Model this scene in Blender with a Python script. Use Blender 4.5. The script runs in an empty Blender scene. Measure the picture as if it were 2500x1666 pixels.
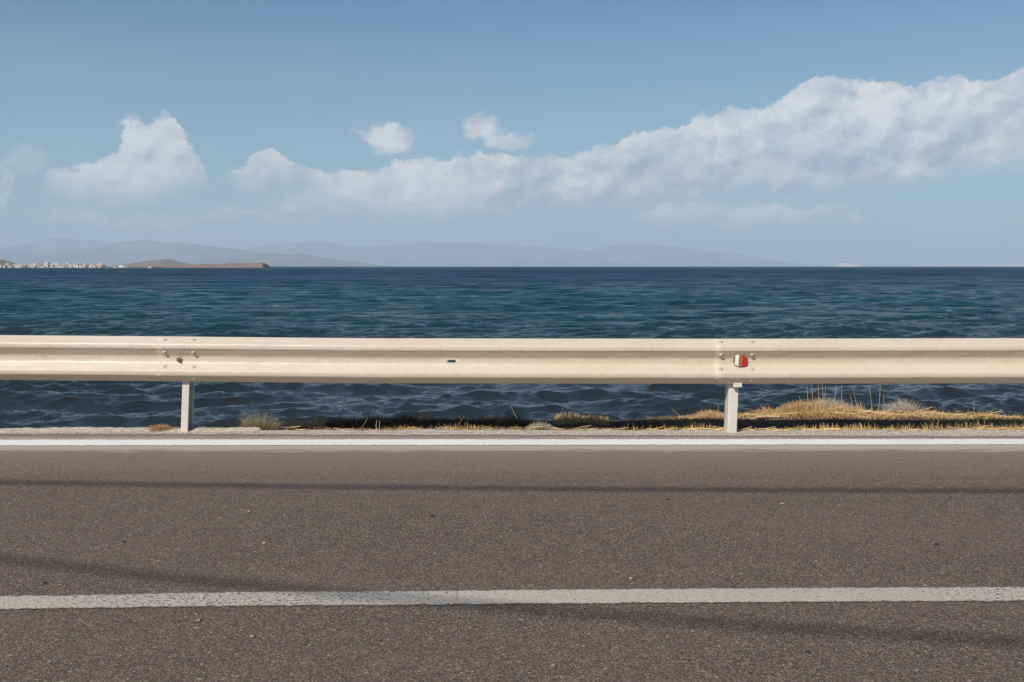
import bpy, math, random
import numpy as np
random.seed(7); rng = np.random.default_rng(7)
S = bpy.context.scene; C = S.collection
R = math.radians
# ------------------------------------------------------------------ camera maths
F = 2430.6; T = math.atan(182.5 / F); H = 1.155; K = 2500 / 2353.0
SUN_EL, SUN_AZ = R(40), R(32)          # sun behind the camera, to the left
def ray(u, v):
    a, b = u - 1250, 833 - v
    return np.array([a, F*math.cos(T) + b*math.sin(T), b*math.cos(T) - F*math.sin(T)])
def on_z(u, v, z=0.0):
    d = ray(u, v); t = (z - H) / d[2]; return d*t + np.array([0, 0, H])
def on_y(u, v, y):
    d = ray(u, v); t = y / d[1]; return d*t + np.array([0, 0, H])
def azel(u, v):
    d = ray(u, v); return math.atan2(d[0], d[1]), math.atan2(d[2], math.hypot(d[0], d[1]))
# ------------------------------------------------------------------ helpers
def tag(o, label=None, cat=None, group=None, kind=None):
    if label: o['label'] = label
    if cat: o['category'] = cat
    if group: o['group'] = group
    if kind: o['kind'] = kind
    return o
def mesh(name, v, f, mat=None, smooth=False):
    m = bpy.data.meshes.new(name)
    if isinstance(v, np.ndarray):
        f = np.asarray(f); n = f.shape[1]
        m.vertices.add(len(v)); m.vertices.foreach_set('co', v.astype(np.float32).ravel())
        m.loops.add(f.size); m.loops.foreach_set('vertex_index', f.astype(np.int32).ravel())
        m.polygons.add(len(f)); m.polygons.foreach_set('loop_start', np.arange(0, f.size, n, dtype=np.int32))
        try: m.polygons.foreach_set('loop_total', np.full(len(f), n, dtype=np.int32))
        except Exception: pass
        m.update(calc_edges=True); m.validate()
    else:
        m.from_pydata(v, [], f); m.update()
    if mat: m.materials.append(mat)
    if smooth: m.polygons.foreach_set('use_smooth', [True]*len(m.polygons))
    return m
def obj(name, m, parent=None, loc=None):
    o = bpy.data.objects.new(name, m); C.objects.link(o)
    if parent: o.parent = parent
    if loc is not None: o.location = loc
    return o
def empty(name, loc=(0, 0, 0)):
    o = bpy.data.objects.new(name, None); o.empty_display_size = .1; C.objects.link(o); o.location = loc; return o
class MB:
    def __init__(s): s.v = []; s.f = []
    def add(s, v, f):
        n = len(s.v); s.v += [tuple(map(float, p)) for p in v]; s.f += [tuple(i+n for i in q) for q in f]
    def box(s, a, b):
        (x0, y0, z0), (x1, y1, z1) = a, b
        s.add([(x0,y0,z0),(x1,y0,z0),(x1,y1,z0),(x0,y1,z0),(x0,y0,z1),(x1,y0,z1),(x1,y1,z1),(x0,y1,z1)],
              [(0,3,2,1),(4,5,6,7),(0,1,5,4),(1,2,6,5),(2,3,7,6),(3,0,4,7)])
    def lathe(s, prof, n=16, M=None, sx=1, sy=1):
        vs = []; fs = []
        for r, z in prof:
            for k in range(n):
                a = 2*math.pi*k/n; p = np.array([r*math.cos(a)*sx, r*math.sin(a)*sy, z]); vs.append(M @ p if M is not None else p)
        for i in range(len(prof)-1):
            for k in range(n):
                k2 = (k+1) % n; fs.append((i*n+k, i*n+k2, (i+1)*n+k2, (i+1)*n+k))
        fs.append(tuple(range(n))[::-1]); fs.append(tuple(range((len(prof)-1)*n, len(prof)*n)))
        s.add(vs, fs)
    def tube(s, pts, rad, n=6):
        pts = [np.array(p, float) for p in pts]; vs = []; fs = []
        for i, p in enumerate(pts):
            d = pts[min(i+1, len(pts)-1)] - pts[max(i-1, 0)]; d /= np.linalg.norm(d)
            a = np.cross(d, [0, 0, 1.0]) if abs(d[2]) < .9 else np.cross(d, [1.0, 0, 0]); a /= np.linalg.norm(a); b = np.cross(d, a)
            r = rad[i] if isinstance(rad, (list, tuple)) else rad
            for k in range(n):
                t = 2*math.pi*k/n; vs.append(p + a*math.cos(t)*r + b*math.sin(t)*r)
        for i in range(len(pts)-1):
            for k in range(n):
                k2 = (k+1) % n; fs.append((i*n+k, i*n+k2, (i+1)*n+k2, (i+1)*n+k))
        fs.append(tuple(range(n))[::-1]); fs.append(tuple(range((len(pts)-1)*n, len(pts)*n)))
        s.add(vs, fs)
    def mesh(s, name, mat, smooth=False): return mesh(name, s.v, s.f, mat, smooth)
def vnoise(x, y, seed=0, oct=4):
    """value noise, numpy"""
    out = 0; amp = 1; tot = 0
    def h(i, j):
        n = np.sin(i*127.1 + j*311.7 + seed*74.7)*43758.5453; return n - np.floor(n)
    for o in range(oct):
        i, j = np.floor(x), np.floor(y); fx, fy = x-i, y-j; fx = fx*fx*(3-2*fx); fy = fy*fy*(3-2*fy)
        out = out + amp*((h(i,j)*(1-fx)+h(i+1,j)*fx)*(1-fy) + (h(i,j+1)*(1-fx)+h(i+1,j+1)*fx)*fy)
        tot += amp; amp *= .5; x = x*2.03+17; y = y*2.03+5
    return out/tot - .5
def grid_faces(nr, nc):
    i = np.arange(nr-1)[:, None]*nc + np.arange(nc-1)[None, :]
    return np.stack([i, i+1, i+nc+1, i+nc], -1).reshape(-1, 4)
# ------------------------------------------------------------------ node helpers
class NT:
    def __init__(s, tree): s.t = tree; s.t.nodes.clear()
    def n(s, typ, **kw):
        nd = s.t.nodes.new(typ)
        for k, v in kw.items(): setattr(nd, k, v)
        return nd
    def link(s, a, b): s.t.links.new(a, b)
    def put(s, sock, v):
        if isinstance(v, bpy.types.NodeSocket): s.t.links.new(v, sock)
        elif isinstance(v, (tuple, list)) and len(v) == 3 and sock.type == 'RGBA': sock.default_value = (*v, 1)
        else: sock.default_value = v
    def m(s, op, a, b=0.0, c=None, clamp=False):
        nd = s.n('ShaderNodeMath', operation=op, use_clamp=clamp); s.put(nd.inputs[0], a)
        s.put(nd.inputs[1], b)
        if c is not None: s.put(nd.inputs[2], c)
        return nd.outputs[0]
    def ss(s, x, a, b, o0=0.0, o1=1.0, mode='SMOOTHSTEP'):
        nd = s.n('ShaderNodeMapRange', interpolation_type=mode)
        for i, q in enumerate((x, a, b, o0, o1)): s.put(nd.inputs[i], q)
        return nd.outputs[0]
    def noise(s, vec, scale, detail=4, rough=.55, dist=0, lac=2.0, **kw):
        nd = s.n('ShaderNodeTexNoise', **kw); s.put(nd.inputs['Vector'], vec); s.put(nd.inputs['Scale'], scale)
        nd.inputs['Detail'].default_value = detail; nd.inputs['Roughness'].default_value = rough
        nd.inputs['Distortion'].default_value = dist; nd.inputs['Lacunarity'].default_value = lac
        return nd.outputs['Fac'] if 'Fac' in nd.outputs else nd.outputs[0]
    def vor(s, vec, scale, feature='F1', out='Distance', rnd=1.0, detail=0):
        nd = s.n('ShaderNodeTexVoronoi', feature=feature); s.put(nd.inputs['Vector'], vec); nd.inputs['Scale'].default_value = scale
        nd.inputs['Randomness'].default_value = rnd
        if 'Detail' in nd.inputs: nd.inputs['Detail'].default_value = detail
        return nd.outputs[out]
    def mix(s, fac, a, b, blend='MIX'):
        nd = s.n('ShaderNodeMix', data_type='RGBA', blend_type=blend); s.put(nd.inputs[0], fac)
        s.put(nd.inputs[6], a); s.put(nd.inputs[7], b); return nd.outputs[2]
    def map(s, vec, scale=(1,1,1), rot=(0,0,0), loc=(0,0,0)):
        nd = s.n('ShaderNodeMapping'); s.put(nd.inputs[0], vec); nd.inputs[1].default_value = loc
        nd.inputs[2].default_value = rot; nd.inputs[3].default_value = scale; return nd.outputs[0]
    def comb(s, x, y, z=0.0):
        nd = s.n('ShaderNodeCombineXYZ'); s.put(nd.inputs[0], x); s.put(nd.inputs[1], y); s.put(nd.inputs[2], z); return nd.outputs[0]
    def sep(s, v):
        nd = s.n('ShaderNodeSeparateXYZ'); s.put(nd.inputs[0], v); return nd.outputs
    def bump(s, h, strength=.5, dist=.01, normal=None):
        nd = s.n('ShaderNodeBump'); s.put(nd.inputs['Strength'], strength); s.put(nd.inputs['Distance'], dist); s.put(nd.inputs['Height'], h)
        if normal is not None: s.put(nd.inputs['Normal'], normal)
        return nd.outputs[0]
def material(name):
    mt = bpy.data.materials.new(name); mt.use_nodes = True; t = NT(mt.node_tree)
    out = t.n('ShaderNodeOutputMaterial'); b = t.n('ShaderNodeBsdfPrincipled'); t.link(b.outputs[0], out.inputs[0])
    b.inputs['Roughness'].default_value = .8
    return mt, t, b, t.n('ShaderNodeNewGeometry').outputs['Position']
def lin(r, g, b):
    f = lambda c: (c/255/12.92) if c/255 < .04045 else ((c/255+.055)/1.055)**2.4
    return (f(r), f(g), f(b))

# ------------------------------------------------------------------ materials
def mat_asphalt():
    mt, t, b, P = material('asphalt')
    x, y, z = t.sep(P)
    cell = t.n('ShaderNodeTexVoronoi'); t.put(cell.inputs['Vector'], P); cell.inputs['Scale'].default_value = 210
    cv = t.sep(cell.outputs['Color'])[0]
    cell2 = t.n('ShaderNodeTexVoronoi'); t.put(cell2.inputs['Vector'], P); cell2.inputs['Scale'].default_value = 95
    cv2 = t.sep(cell2.outputs['Color'])[1]
    fine = t.noise(P, 260, 3, .75); med = t.noise(P, 9, 4, .6); big = t.noise(t.map(P, (.35, 1, 1)), 1.3, 4, .55); hue = t.noise(P, 22, 3, .6)
    base = t.mix(t.ss(fine, .35, .68), lin(46, 39, 33), lin(112, 99, 87))
    base = t.mix(t.ss(cv, .45, 1.0, 0, .75), base, lin(156, 142, 126))
    base = t.mix(t.ss(cv, .30, .0, 0, .6), base, lin(40, 35, 31))
    base = t.mix(t.m('MULTIPLY', t.ss(cv2, .975, .99), t.ss(cell2.outputs['Distance'], .55, .35, 0, .6)), base, lin(205, 195, 180))
    base = t.mix(t.ss(hue, .4, .6, 0, .12), base, lin(104, 86, 80))
    base = t.mix(t.ss(big, .3, .72, 0, .25), base, lin(118, 104, 92))
    base = t.mix(t.ss(med, .3, .7, 0, .14), base, lin(60, 54, 48))
    # pale road dust lying towards the verge
    yy = t.m('ADD', y, t.m('MULTIPLY', t.m('SUBTRACT', t.noise(t.map(P, (.5, 2.5, 1)), 3.0, 6, .65), .5), .55))
    dust = t.ss(yy, 5.0, 6.4, 0, .42)
    base = t.mix(dust, base, lin(160, 143, 126))
    shd = t.m('MULTIPLY', t.ss(y, 6.50, 6.62), t.ss(fine, .2, .7, .5, .85)); base = t.mix(shd, base, lin(158, 146, 130))
    yy2 = t.m('ADD', y, t.m('MULTIPLY', t.m('SUBTRACT', t.noise(t.map(P, (.6, 4, 1)), 4.0, 8, .7), .5), .5))
    d2 = t.m('MULTIPLY', t.ss(yy2, 6.12, 6.26), t.ss(yy2, 6.72, 6.55)); d2 = t.m('MULTIPLY', d2, t.ss(fine, .25, .6, .55, .95))
    base = t.mix(t.m('MULTIPLY', d2, .8), base, lin(192, 178, 160))
    t.put(b.inputs['Base Color'], base)
    b.inputs['Roughness'].default_value = .82; b.inputs['Specular IOR Level'].default_value = .35
    hgt = t.m('ADD', t.m('MULTIPLY', t.m('SUBTRACT', 1.0, cell.outputs['Distance']), .7), t.m('MULTIPLY', fine, .5))
    t.put(b.inputs['Normal'], t.bump(hgt, .55, .006))
    return mt
def mat_paint(bright, worn, tn=(1, 1, 1)):
    mt, t, b, P = material('road_paint')
    x, y, z = t.sep(P)
    n = t.noise(P, 75, 5, .7); pits = t.vor(P, 95); big = t.noise(P, 1.2, 3); bigw = t.ss(t.noise(t.map(P, loc=(3,1,0)), .7, 3), .42, .62)
    at = t.n('ShaderNodeAttribute', attribute_name='edge').outputs['Fac']   # 0 at the long edges, 1 in the middle
    wear = t.m('ADD', t.m('MULTIPLY', n, 1.0), t.m('MULTIPLY', t.ss(at, .0, .22, .30, 0), 1.0))
    wear = t.m('ADD', wear, t.m('MULTIPLY', bigw, .06*worn))
    hole = t.ss(wear, .70-.07*worn, .76-.05*worn)
    c = t.mix(t.ss(big, .3, .7), tuple(q*bright*w for q, w in zip((.87, .825, .76), tn)), tuple(q*bright*w for q, w in zip((.80, .76, .70), tn)))
    c = t.mix(t.ss(n, .3, .65, 0, .42), c, tuple(q*bright*w for q, w in zip((.50, .47, .43), tn)))
    c = t.mix(hole, c, lin(105, 95, 86))
    t.put(b.inputs['Base Color'], c); b.inputs['Roughness'].default_value = .7
    t.put(b.inputs['Normal'], t.bump(t.m('SUBTRACT', t.m('ADD', n, pits), hole), .5, .004))
    return mt
def mat_rail():
    mt, t, b, P = material('cream_paint')
    str_ = t.noise(t.map(P, (1, 1, .07)), 60, 4, .6); big = t.noise(t.map(P, (.5, 1, 1.5)), 3, 4); sp = t.noise(P, 45, 5, .65)
    st2 = t.noise(t.map(P, (1, 1, .05)), 34, 4, .65)
    c = t.mix(t.ss(big, .3, .7), (.60, .515, .418), (.575, .478, .372))
    c = t.mix(t.ss(str_, .50, .75, 0, .38), c, (.44, .34, .25))
    c = t.mix(t.ss(st2, .58, .75, 0, .30), c, (.62, .55, .47))
    c = t.mix(t.ss(sp, .70, .78, 0, .35), c, (.42, .32, .22))
    t.put(b.inputs['Base Color'], c); b.inputs['Roughness'].default_value = .42; b.inputs['Specular IOR Level'].default_value = .4
    t.put(b.inputs['Normal'], t.bump(t.noise(t.map(P, (1, 1, 2.5)), 5, 3), .35, .02, t.bump(sp, .12, .002)))
    return mt
def mat_simple(name, col, rough=.8, var=.25, scale=20, col2=None, metallic=0):
    mt, t, b, P = material(name)
    n = t.noise(P, scale, 4, .6)
    c2 = col2 or tuple(q*(1-var) for q in col)
    t.put(b.inputs['Base Color'], t.mix(t.ss(n, .35, .65), col, c2)); b.inputs['Roughness'].default_value = rough; b.inputs['Metallic'].default_value = metallic
    return mt
def mat_blades(name, cols, rough=.7, trans=True):
    mt, t, b, P = material(name)
    at = t.n('ShaderNodeAttribute', attribute_name='tint').outputs['Fac']
    r = t.n('ShaderNodeValToRGB'); t.put(r.inputs[0], at); el = r.color_ramp.elements
    while len(el) < len(cols): el.new(.5)
    for i, cc in enumerate(cols): el[i].position = i/(len(cols)-1); el[i].color = (*cc, 1)
    t.put(b.inputs['Base Color'], r.outputs[0]); b.inputs['Roughness'].default_value = rough
    b.inputs['Specular IOR Level'].default_value = .25
    return mt
def mat_verge():
    mt, t, b, P = material('verge_soil')
    x, y, z = t.sep(P)
    n = t.noise(P, 30, 6, .7); v = t.vor(P, 60, out='Color'); cv = t.sep(v)[0]
    big = t.noise(P, 2.2, 5, .65)
    pale = t.mix(t.ss(n, .35, .65), lin(168, 155, 137), lin(198, 186, 168))
    pale = t.mix(t.ss(cv, .8, 1, 0, .5), pale, lin(225, 215, 200))
    soil = t.mix(t.ss(n, .35, .65), lin(84, 66, 48), lin(44, 34, 25))  # soil colour darkened to deepen the shadow band behind the rail
    yy = t.m('ADD', y, t.m('MULTIPLY', t.m('SUBTRACT', big, .5), .22))
    c = t.mix(t.ss(yy, 7.0, 7.08), pale, soil)
    c = t.mix(t.ss(z, -.16, -.4), c, t.mix(t.ss(big, .4, .6), lin(120, 105, 88), lin(80, 70, 60)))
    t.put(b.inputs['Base Color'], c); b.inputs['Roughness'].default_value = .95
    t.put(b.inputs['Normal'], t.bump(t.m('ADD', n, t.m('MULTIPLY', cv, .3)), .8, .012))
    return mt
def mat_sea():
    mt, t, b, P = material('sea_water')
    x, y, z = t.sep(P)
    P2 = t.comb(x, y, 0.0)
    ly = t.m('LOGARITHM', t.m('MAXIMUM', y, 5.0), 10.0)
    patch = t.noise(t.map(P2, (.35, 1, 1)), .09, 4, .6)
    lyn = t.m('ADD', ly, t.m('MULTIPLY', t.m('SUBTRACT', patch, .5), .35))
    # body colour: murky near the shore, turquoise shallows, then deep blue
    rp = t.n('ShaderNodeValToRGB'); t.put(rp.inputs[0], t.ss(lyn, 1.0, 3.0, mode='LINEAR')); e = rp.color_ramp.elements
    stops = [(.05, (.021, .024, .025)), (.20, (.017, .025, .029)), (.33, (.009, .042, .050)), (.45, (.005, .047, .067)), (.60, (.003, .034, .068)), (.80, (.002, .031, .072)), (1, (.002, .042, .084))]
    while len(e) < len(stops): e.new(.5)
    for i, (p, c) in enumerate(stops): e[i].position = p; e[i].color = (*c, 1)
    t.put(b.inputs['Base Color'], rp.outputs[0])
    b.inputs['IOR'].default_value = 1.33
    t.put(b.inputs['Specular IOR Level'], t.ss(ly, 1.5, 2.5, .5, .11))
    t.put(b.inputs['Roughness'], t.ss(ly, 1.3, 3.0, .08, .28))
    n1 = t.noise(t.map(P2, (.55, 1, 1), rot=(0, 0, .25)), 7.5, 5, .68)
    n2 = t.noise(t.map(P2, (.45, 1, 1), rot=(0, 0, -.2)), 1.3, 4, .6)
    n3 = t.noise(t.map(P2, (.35, 1, 1), rot=(0, 0, .15)), .45, 5, .65)
    gust = t.noise(t.map(P2, (.25, 1, 1)), .012, 5, .6)
    gs = t.ss(gust, .35, .65, .75, 1.25)
    bm = t.bump(n1, t.ss(ly, 1.2, 1.9, .35, 1.0), .08)
    bm = t.bump(n2, t.m('MULTIPLY', gs, t.ss(ly, 1.5, 2.4, .05, .95)), .42, bm)
    bm = t.bump(n3, t.m('MULTIPLY', gs, t.ss(ly, 2.1, 2.9, 0, .9)), 2.2, bm)
    foam = t.m('MULTIPLY', t.ss(ly, 1.5, 1.7), t.m('MULTIPLY', t.ss(t.noise(t.map(P2, (.5, 1, 1)), 1.1, 2), .70, .74), t.ss(t.noise(P2, 9, 4, .7), .5, .6)))
    base = t.mix(t.m('MULTIPLY', foam, .8), rp.outputs[0], (.55, .58, .6)); t.put(b.inputs['Base Color'], base)
    t.put(b.inputs['Normal'], bm); b.inputs['Specular IOR Level'].default_value = 0.0
    for l_ in list(b.inputs['Specular IOR Level'].links): t.t.links.remove(l_)
    def grp_(sc, lo, hi, hi2):
        w = t.m('MULTIPLY', t.ss(ly, lo, lo+.2), t.ss(ly, hi, hi2, 1, 0)); q = t.noise(t.map(P2, (.38, 1, 1), rot=(0, 0, .06), loc=(sc*31, 0, 0)), sc, 3, .62)
        return t.m('MULTIPLY', w, t.m('SUBTRACT', q, .5))
    gsum = t.m('ADD', t.m('ADD', grp_(.55, 1.45, 2.1, 2.4), grp_(.16, 1.8, 2.5, 2.8)), t.m('ADD', grp_(.05, 2.1, 2.9, 3.2), grp_(.012, 2.5, 3.5, 3.9)))
    gmod = t.m('MAXIMUM', t.m('ADD', 1.0, t.m('MULTIPLY', gsum, 3.6)), .25)
    t.put(b.inputs['Base Color'], t.mix(t.ss(gsum, .0, -.18, 0, .55), base, (.002, .014, .034)))
    gl = t.n('ShaderNodeBsdfGlossy'); t.put(gl.inputs['Roughness'], t.ss(ly, 1.2, 2.4, .04, .20)); t.put(gl.inputs['Normal'], bm)
    fr = t.n('ShaderNodeFresnel'); fr.inputs['IOR'].default_value = 1.33; t.put(fr.inputs['Normal'], bm)
    mx = t.n('ShaderNodeMixShader'); t.put(mx.inputs[0], t.m('MULTIPLY', gmod, t.m('MINIMUM', t.m('MULTIPLY', fr.outputs[0], t.ss(ly, 1.45, 2.5, 1.0, .55)), t.ss(ly, 1.45, 2.5, .95, .27))))
    t.link(b.outputs[0], mx.inputs[1]); t.link(gl.outputs[0], mx.inputs[2]); t.link(mx.outputs[0], [q for q in t.t.nodes if q.type == 'OUTPUT_MATERIAL'][0].inputs[0])
    return mt
def mat_land(name, c1, c2, scale, c3=None, rough=.95):
    mt, t, b, P = material(name)
    n = t.noise(P, scale, 6, .65)
    c = t.mix(t.ss(n, .38, .6), c1, c2)
    if c3: c = t.mix(t.ss(t.noise(P, scale*4.3, 5, .7), .52, .62), c, c3)
    t.put(b.inputs['Base Color'], c); b.inputs['Roughness'].default_value = rough; b.inputs['Specular IOR Level'].default_value = .1
    return mt
M_asph = mat_asphalt(); M_edge = mat_paint(1.06, 0.0); M_centre = mat_paint(.60, 1.4, (1, .945, .865)); M_rail = mat_rail()
M_verge = mat_verge(); M_sea = mat_sea()
M_bolt = mat_simple('painted_bolt', (.52, .43, .33), .5, .2, 60)
M_rust = mat_simple('rusty_steel', (.36, .20, .10), .7, .4, 120, (.17, .10, .06), .2)
M_post = mat_simple('post_paint', (.64, .59, .53), .5, .08, 9)
M_red = mat_simple('red_reflector', (.50, .025, .02), .25, .2, 60)
M_white = mat_simple('white_reflector', (.80, .78, .74), .3, .1, 60)
M_brown = mat_simple('rusty_glitter', (.42, .22, .08), .5, .4, 260, (.16, .08, .04))
M_dark = mat_simple('dark_plastic', (.03, .028, .026), .5)
M_wood = mat_simple('weathered_wood', (.22, .17, .12), .9, .4, 12)
M_cable = mat_simple('black_rubber', (.02, .02, .02), .6)
M_pebble = mat_blades('pebbles', [lin(112, 102, 90), lin(170, 156, 138), lin(205, 193, 176)], .9)
straw = [(.30, .17, .07), (.50, .31, .13), (.62, .41, .18), (.66, .49, .27)]
M_straw = mat_blades('dry_straw', straw)
M_grey = mat_blades('grey_twigs', [(.30, .24, .18), (.48, .40, .32), (.60, .53, .44)])
M_green = mat_blades('green_blades', [(.08, .08, .035), (.17, .15, .065), (.36, .29, .15), (.52, .41, .25)])
M_orange = mat_blades('orange_twigs', [(.22, .12, .06), (.42, .23, .10), (.55, .36, .18)])
M_darkt = mat_blades('dark_twigs', [(.05, .034, .024), (.11, .075, .052), (.24, .17, .10)])
M_redt = mat_blades('reddish_twigs', [(.13, .05, .03), (.28, .12, .07), (.45, .28, .15)])

# ------------------------------------------------------------------ road
def band_from_px(name, pts, half, mat, z=.002, kind='structure', n=260, jit=.004):
    """ribbon along a ground curve; pts are (x, y) ground points, half the half width"""
    xs = np.array([p[0] for p in pts]); ys = np.array([p[1] for p in pts]); hs = np.array(half)
    X = np.linspace(xs[0], xs[-1], n); Y = np.interp(X, xs, ys); Hh = np.interp(X, xs, hs)
    k = np.ones(9)/9; Yp = np.pad(Y, 4, mode='edge'); Y = np.convolve(Yp, k, 'valid')
    offs = np.array([-1, -.6, 0, .6, 1]); V = []
    for o in offs:
        j = rng.normal(0, jit, n) if abs(o) == 1 else 0
        V.append(np.stack([X, Y + o*Hh + j, np.full(n, z)], -1))
    V = np.concatenate(V); m = mesh(name, V, grid_faces(5, n), mat)
    at = m.attributes.new('edge', 'FLOAT', 'POINT'); at.data.foreach_set('value', np.repeat(np.array([0, .4, 1, .4, 0], np.float32), n))
    o = obj(name, m); o['kind'] = kind; return o
ROAD_EDGE = lambda x: 6.775 + .03*vnoise(x*1.3, x*0+3.3, 2, 3) + .035*vnoise(x*9, x*0+1.1, 5, 4) - .012*np.clip(x, -4, 4)
nx = 900; X = np.concatenate([np.linspace(-80, -7, 60), np.linspace(-6.9, 6.9, nx), np.linspace(7, 80, 60)])
ye = ROAD_EDGE(X); rows = [-4.5, 0, 3, 5, 6.3, 6.6]
V = [np.stack([X, np.full_like(X, r), np.zeros_like(X)], -1) for r in rows] + [np.stack([X, ye, np.zeros_like(X)], -1), np.stack([X, ye+.02, np.full_like(X, -.02)], -1)]
road = obj('road', mesh('road', np.concatenate(V), grid_faces(len(V), len(X)), M_asph)); road['kind'] = 'structure'
# white edge line
def linepts(tops, bots):
    pts = []; hf = []
    for (u, a), (_, b_) in zip(tops, bots):
        p, q = on_z(u*K, a*K), on_z(u*K, b_*K); pts.append(((p[0]+q[0])/2, (p[1]+q[1])/2)); hf.append(abs(p[1]-q[1])/2)
    # run on straight beyond the frame
    (x0, y0), (x1, y1) = pts[0], pts[1]; s0 = (y1-y0)/(x1-x0); (xa, ya), (xb, yb) = pts[-2], pts[-1]; s1 = (yb-ya)/(xb-xa)
    return [(-12, y0+s0*(-12-x0)*.6)] + pts + [(12, yb+s1*(12-xb)*.6)], [hf[0]]+hf+[hf[-1]]
us = [0, 600, 1180, 1760, 2353]
p, h = linepts([(u, v) for u, v in zip(us, [1011, 1010.3, 1010, 1009.6, 1009.3])], [(u, v) for u, v in zip(us, [1025.2, 1024.4, 1023.7, 1023, 1022.6])])
band_from_px('edge_line', p, h, M_edge, n=900, jit=.0045)
us = [0, 200, 300, 400, 500, 640, 900, 1200, 1700, 2353]
p, h = linepts([(u, v) for u, v in zip(us, [1370, 1367, 1364.6, 1362, 1360.4, 1358.6, 1358.6, 1355.6, 1352, 1348.6])],
               [(u, v) for u, v in zip(us, [1402, 1400, 1398.6, 1397.4, 1396, 1394.8, 1393, 1390, 1386.4, 1383])])
band_from_px('centre_line', p, h, M_centre, n=900, jit=.003)

# ------------------------------------------------------------------ verge and bank
EX = [-80, -2.0, -1.78, -1.1, .2, .8, 1.1, 2, 3, 4, 80]; EY = [7.04, 7.04, 7.3, 7.6, 7.65, 7.72, 7.9, 8.08, 8.1, 7.98, 8.05]
def gh(x, y):
    x = np.asarray(x, float); y = np.asarray(y, float)
    e = np.interp(x, EX, EY) + .10*vnoise(x*3, y*0+2, 9, 4)
    fine = .012*vnoise(x*28, y*28, 3, 3) + .02*vnoise(x*3.1, y*3.1, 4, 3)
    z = -.008 + np.clip((6.97-y)/.5, 0, 1)*0 + fine*np.clip((y-6.76)/.25, .25, 1)
    z = z - .045*np.clip((y-7.02)/.2, 0, 1)
    rt = np.clip((x-.7)/.4, 0, 1); mound = np.exp(-((x-2.42)/.42)**2)*.06 + np.exp(-((x-3.15)/.22)**2)*.03
    z = z + rt*(.028*np.clip((y-7.25)/.25, 0, 1) - .05*np.clip((y-7.68)/.3, 0, 1)) + mound*np.clip((y-7.62)/.25, 0, 1) + .022*np.clip((x+1.7)/.3, 0, 1)*np.clip((.8-x)/.2, 0, 1)*np.clip((y-7.25)/.2, 0, 1)
    lip = np.where(x < -1.8, .02*np.clip((y-6.95)/.08, 0, 1), 0)
    z = z + lip
    drop = np.clip(y - e, 0, None)
    z = z - 1.5*np.clip(drop/.9, 0, 1)**.8 + .12*vnoise(x*2.5, y*2.5, 12, 4)*np.clip(drop/.2, 0, 1)
    return z
xs = np.concatenate([np.linspace(-80, -8, 80), np.linspace(-7.9, 7.9, 900), np.linspace(8, 80, 80)])
ys = np.concatenate([np.linspace(6.6, 6.74, 3), np.linspace(6.75, 7.3, 60), np.linspace(7.32, 10.2, 130), [10.6, 12]])
XX, YY = np.meshgrid(xs, ys); ZZ = gh(XX, YY); ZZ[YY < 6.745] = -.03
bank = obj('bank', mesh('bank', np.stack([XX, YY, ZZ], -1).reshape(-1, 3), grid_faces(len(ys), len(xs)), M_verge, True)); bank['kind'] = 'structure'
# ground behind the viewer, its unseen dark slope raised to cut the fill light
V = []
gx = np.linspace(-300, 300, 60); gy = np.linspace(-300, -4.3, 60)
GX, GY = np.meshgrid(gx, gy); GZ = np.where(GY > -8, -.01, 15*np.clip((-8-GY)/38, 0, 1.6)**.9*(1+.6*vnoise(GX/30, GY/30, 3, 4)))
M_field = mat_land('fill_block_slope', (.10, .085, .05), (.06, .055, .03), .8)
g = obj('ground', mesh('ground', np.stack([GX, GY, GZ], -1).reshape(-1, 3), grid_faces(60, 60), M_field, True)); g['kind'] = 'structure'
# loose gravel on the verge (nobody could count it)
def pebbles(n, fx, smin, smax):
    ico = [(0,0,1),(.9,0,.2),(.28,.85,.2),(-.72,.53,.2),(-.72,-.53,.2),(.28,-.85,.2),(.72,.53,-.4),(-.28,.85,-.4),(-.9,0,-.4),(-.28,-.85,-.4),(.72,-.53,-.4),(0,0,-.9)]
    fi = [(0,1,2),(0,2,3),(0,3,4),(0,4,5),(0,5,1),(1,6,2),(2,7,3),(3,8,4),(4,9,5),(5,10,1),(6,7,2),(7,8,3),(8,9,4),(9,10,5),(10,6,1),(11,7,6),(11,8,7),(11,9,8),(11,10,9),(11,6,10)]
    ico = np.array(ico); fi = np.array(fi); x, y = fx(n); s = rng.uniform(smin, smax, n)**1.0
    z = np.where(y < ROAD_EDGE(x), 0.0, gh(x, y)); a = rng.uniform(0, 6.28, n); ca, sa = np.cos(a), np.sin(a)
    J = ico[None]*(1+rng.uniform(-.25, .25, (n, 12, 1)))*s[:, None, None]*np.array([1.2, .9, .6])
    V = np.stack([J[..., 0]*ca[:, None]-J[..., 1]*sa[:, None]+x[:, None], J[..., 0]*sa[:, None]+J[..., 1]*ca[:, None]+y[:, None], J[..., 2]+z[:, None]+s[:, None]*.3], -1)
    Fc = (fi[None]+np.arange(n)[:, None, None]*12).reshape(-1, 3)
    m = mesh('gravel', V.reshape(-1, 3), Fc, M_pebble)
    at = m.attributes.new('tint', 'FLOAT', 'POINT'); at.data.foreach_set('value', np.repeat(rng.uniform(0, 1, n).astype(np.float32), 12))
    return m
def fxg(n):
    x = rng.uniform(-6, 6, n); y = ROAD_EDGE(x) + np.abs(rng.normal(0, .12, n)) - .01
    return x, np.minimum(y, 7.3)
tag(obj('gravel', pebbles(9000, fxg, .0015, .005)), 'pale loose gravel between the asphalt and the dry grass', 'gravel', kind='stuff')

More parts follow.
